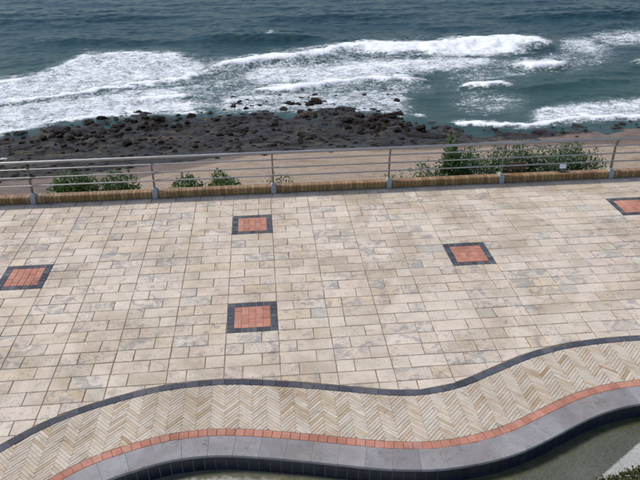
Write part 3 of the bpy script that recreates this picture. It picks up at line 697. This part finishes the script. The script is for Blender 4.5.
# swells further out
for pts, H in (([(400, 28), (430, 27), (465, 28.5)], .3), ([(500, 17), (560, 15), (640, 14), (720, 12)], .32), ([(0, 44), (80, 40), (160, 40)], .18), ([(250, 20), (340, 16), (430, 14)], .22), ([(560, 28), (600, 25), (660, 24)], .25), ([(-60, 22), (60, 18), (190, 16)], .18), ([(480, 92), (560, 84), (660, 78)], .16), ([(520, 100), (580, 94), (660, 90)], .10)):
    line(pts, .1, .1, 0, 40, H, 5, 3)
near = np.clip((v-36)/40, 0, 1)
shallow = np.clip(.12+.75*near+.35*np.clip(hgt/.5, 0, 1)*(v > 30), 0, 1)
bx, by = P[:, 0], P[:, 1]
fade = np.clip((by-22)/10, .25, 1)*np.clip(900/np.maximum(by, 1), 0, 1)
P[:, 2] += chopn*fade+hgt+.10*np.clip(foam, 0, 1)*np.clip((v-20)/20, 0, 1)*(np.sin(bx*3.1+by)*np.sin(by*3.7+bx*.6)*.35+.3)
nx = len(sx); ny = len(sy)
i0 = (np.arange(ny-1)[:, None]*nx+np.arange(nx-1)[None, :]).ravel()
quads = np.c_[i0, i0+1, i0+nx+1, i0+nx]
me = bpy.data.meshes.new('sea'); me.vertices.add(len(P)); me.vertices.foreach_set('co', P.ravel())
me.loops.add(quads.size); me.loops.foreach_set('vertex_index', quads.ravel().astype(np.int32))
me.polygons.add(len(quads)); me.polygons.foreach_set('loop_start', np.arange(0, quads.size, 4, dtype=np.int32)); me.polygons.foreach_set('loop_total', np.full(len(quads), 4, dtype=np.int32))
me.update(calc_edges=True); me.polygons.foreach_set('use_smooth', np.ones(len(quads), dtype=bool))
for nm, arr in (('foam', foam), ('shallow', shallow)):
    a = me.attributes.new(nm, 'FLOAT', 'POINT'); a.data.foreach_set('value', arr.astype(np.float32))
me.materials.append(M['sea']); sea = bpy.data.objects.new('sea', me); COL.objects.link(sea)
tag(sea, 'grey blue sea with white breaking surf near the rocks', None, None, 'structure')

# ------------------------------------------------------------------ shrubs on the bank behind the railing
def leaves(n, blobs, size, wide=.5):
    """leaf faces through overlapping uneven clumps; each leaf two bent triangles pairs"""
    mb = MB(); vol = np.array([b[3]*b[4]*b[5] for b in blobs]); vol = vol/vol.sum()
    pick = np.random.choice(len(blobs), n, p=vol)
    for i in range(n):
        b = blobs[pick[i]]
        d = Vector(np.random.normal(size=3)).normalized(); r_ = random.random()**.45
        c = Vector((b[0]+d.x*b[3]*r_, b[1]+d.y*b[4]*r_, b[2]+d.z*b[5]*r_))
        if mnoise.noise(c*3.0) < -.3 and random.random() < .6: continue
        L_ = size*random.uniform(.6, 1.3); ax = (d*.7+Vector(np.random.normal(size=3))*.6+Vector((0, 0, .45))).normalized()
        sd_ = ax.cross(Vector(np.random.normal(size=3))).normalized(); up = ax.cross(sd_)
        w_ = L_*wide
        a0, a1, m1, m2, mc = c, c+ax*L_, c+ax*L_*.5+sd_*w_*.5+up*L_*.08, c+ax*L_*.5-sd_*w_*.5+up*L_*.08, c+ax*L_*.55
        mb.add([tuple(a0), tuple(m1), tuple(a1), tuple(m2), tuple(mc)], [(0, 1, 4), (1, 2, 4), (2, 3, 4), (3, 0, 4)])
    return mb
def shrub(x0, x1, ytop, Yd, label, mat='leaf', n=1500, size=.085, clumps=6, ragged=.45, name='shrub', wide=.62):
    n = int(n*1.45); size *= 1.12; ytop -= 3; x0 -= 3; x1 += 3
    a, b = on_y(x0, ytop, Yd), on_y(x1, ytop, Yd); xc = float(a[0]+b[0])/2; hw = float(b[0]-a[0])/2
    zt = float(a[2]+b[2])/2; zb = terrain_z(xc, Yd)
    root = tag(empty(name, (xc, Yd, zb)), label, 'shrub', 'shrubs behind the railing')
    h = zt-zb; blobs = []; st = MB()
    for i in range(clumps):
        t = (i+.5)/clumps*2-1; bw = hw/clumps*1.7+.07
        top = h*(1-ragged*random.random())
        if i == clumps//2: top = h
        cx = t*(hw-bw*.6); cy = random.uniform(-.2, .25)
        hh = top*.5; blobs.append((cx, cy, top-hh*.62, bw, .32+.3*hw/clumps, hh*.62)); blobs.append((cx+random.uniform(-.1, .1), cy, top*.33, bw*1.1, .35, top*.33))
        for q in range(2):
            bx_ = cx+random.uniform(-.12, .12); tube(st, [(cx*.7, cy*.5, -.1), ((cx*.7+bx_)/2, cy, top*.45), (bx_, cy, top*random.uniform(.8, .97))], [.018, .012, .004], 5)
    st.build('stem', M['bark'], root); leaves(n, blobs, size, wide).build('foliage', M[mat], root)
    return root
shrub(48, 92, 175, 6.3, 'dense green shrub on the bank beyond the rocky end of the railing', 'leaf', 2300, .085, 5, .25)
shrub(88, 133, 175, 6.4, 'green shrub merging with its denser neighbour beside open sand', 'leaf', 1900, .08, 5, .3)
shrub(163, 205, 178, 6.1, 'low green shrub with a ragged flat top just past the second post', 'leaf', 1500, .075, 5, .45)
shrub(198, 238, 176.5, 6.2, 'green shrub tailing off into bare sand between two posts', 'leaf', 1600, .075, 5, .4)
shrub(253, 292, 178.5, 5.6, 'tiny sparse shrub just showing above the kerb round a post', 'leaf', 420, .065, 5, .5)
shrub(381, 406, 175.5, 5.5, 'wiry little tuft at the foot of a railing post on sand', 'leaf2', 220, .06, 4, .5)
shrub(416, 434, 163, 5.7, 'small upright bushy plant next to the long curved leaf', 'leaf2', 330, .07, 3, .3)
shrub(430, 446, 166, 5.9, 'small pale green bush in front of the tall conical shrub', 'leaf2', 300, .07, 3, .4)
shrub(462, 488, 150, 6.0, 'blue green shrub with a bushy rounded top beside the tall conical one', 'leaf2', 1500, .075, 4, .25)
shrub(484, 512, 149, 6.1, 'blue green shrub growing behind the brown wooden board', 'leaf2', 1500, .075, 4, .3)
shrub(508, 536, 144.5, 6.2, 'leafy blue green shrub between the brown board and the flood lamp', 'leaf2', 1700, .075, 4, .25)
shrub(532, 562, 148, 6.1, 'blue green shrub growing directly behind the flood lamp', 'leaf2', 1700, .075, 4, .3)
shrub(556, 594, 143, 6.2, 'tallest part of the blue green thicket past the flood lamp', 'leaf2', 2400, .075, 5, .2)
shrub(588, 608, 151, 5.9, 'thin straggly shrub leaning towards the post with bare sand beside it', 'leaf2', 380, .07, 3, .3)
# tall conical shrub
a = on_y(452, 133.5, 5.9); zb = terrain_z(float(a[0]), 5.9); H = float(a[2])-zb; px_ = F_PX/16.8
root = tag(empty('conical_shrub', (float(a[0]), 5.9, zb)), 'tall narrow green shrub whose tip rises above the top rail', 'shrub', 'shrubs behind the railing')
blobs = [(random.uniform(-.2, .2)*(1.1-t)+.1*(1-t), random.uniform(-.1, .1), H*t, .07+random.uniform(.2, .6)*(1-t), .08+.3*(1-t), H*random.uniform(.05, .1)) for t in np.linspace(.25, .95, 11)]
st = MB(); tube(st, [(0, 0, -.1), (.02, 0, H*.5), (0, 0, H*.97)], [.03, .02, .005], 6); st.build('stem', M['bark'], root)
leaves(1900, blobs, .10, .6).build('foliage', M['leaf'], root)
# arching long leaf plant
a = on_y(409, 176, 5.35); zb = terrain_z(float(a[0]), 5.35)
root = tag(empty('strap_leaf_plant', (float(a[0]), 5.35, zb)), 'plant with one long arching dark leaf drooping over the kerb', 'plant')
zc = float(on_y(409, 172, 5.35)[2])-zb
for (dx, top, dr, L_) in ((.0, zc, -.10, .42), (-.04, zc*.7, -.05, -.22), (.06, zc*.62, -.1, .2)):
    m = MB(); V = []; N = 10
    for i in range(N+1):
        t = i/N; x = dx+L_*t**1.6; z = top*math.sin(min(1, t*1.35)*math.pi/2)-(max(0, t-.6)/.4)**2*.14; w2 = .05*math.sin(math.pi*min(1, .12+t*.88))+.004
        V += [(x, -w2, z), (x, 0, z-.012), (x, w2, z)]
    m.add(V, [(3*i+j, 3*i+j+1, 3*i+j+4, 3*i+j+3) for i in range(N) for j in range(2)], .25); m.build('leaf', M['leaf'], root, True)
# ------------------------------------------------------------------ ground cover at the pool's near side
ga = on_z(598, 481, POOL_Z); gb = on_z(640, 470, POOL_Z)
mb = MB(); dirx = (gb-ga)[:2]; dirx /= np.linalg.norm(dirx)
for i in range(26000):
    t = random.uniform(-.5, 3.2); dpt = random.uniform(0, 1.5)+.05*random.random()
    x = ga[0]+dirx[0]*t+dirx[1]*dpt; y = ga[1]+dirx[1]*t-dirx[0]*dpt
    if t < -.05 and random.random() < .5: continue
    h = .02+.05*random.random()+.03*mnoise.noise(Vector((x*3, y*3, 0)))
    c = Vector((x, y+.02, POOL_Z+h)); ax = Vector((random.gauss(0, 1), random.gauss(0, 1), .5+random.random())).normalized()
    sd_ = ax.cross(Vector(np.random.normal(size=3))).normalized(); L_ = random.uniform(.03, .06)
    mb.add([tuple(c), tuple(c+ax*L_*.5+sd_*L_*.28), tuple(c+ax*L_), tuple(c+ax*L_*.5-sd_*L_*.28)], [(0, 1, 2, 3)])
tag(mb.build('ground_cover', M['leaf3']), 'olive brown creeping ground cover on the pool\'s near side', None, None, 'stuff')
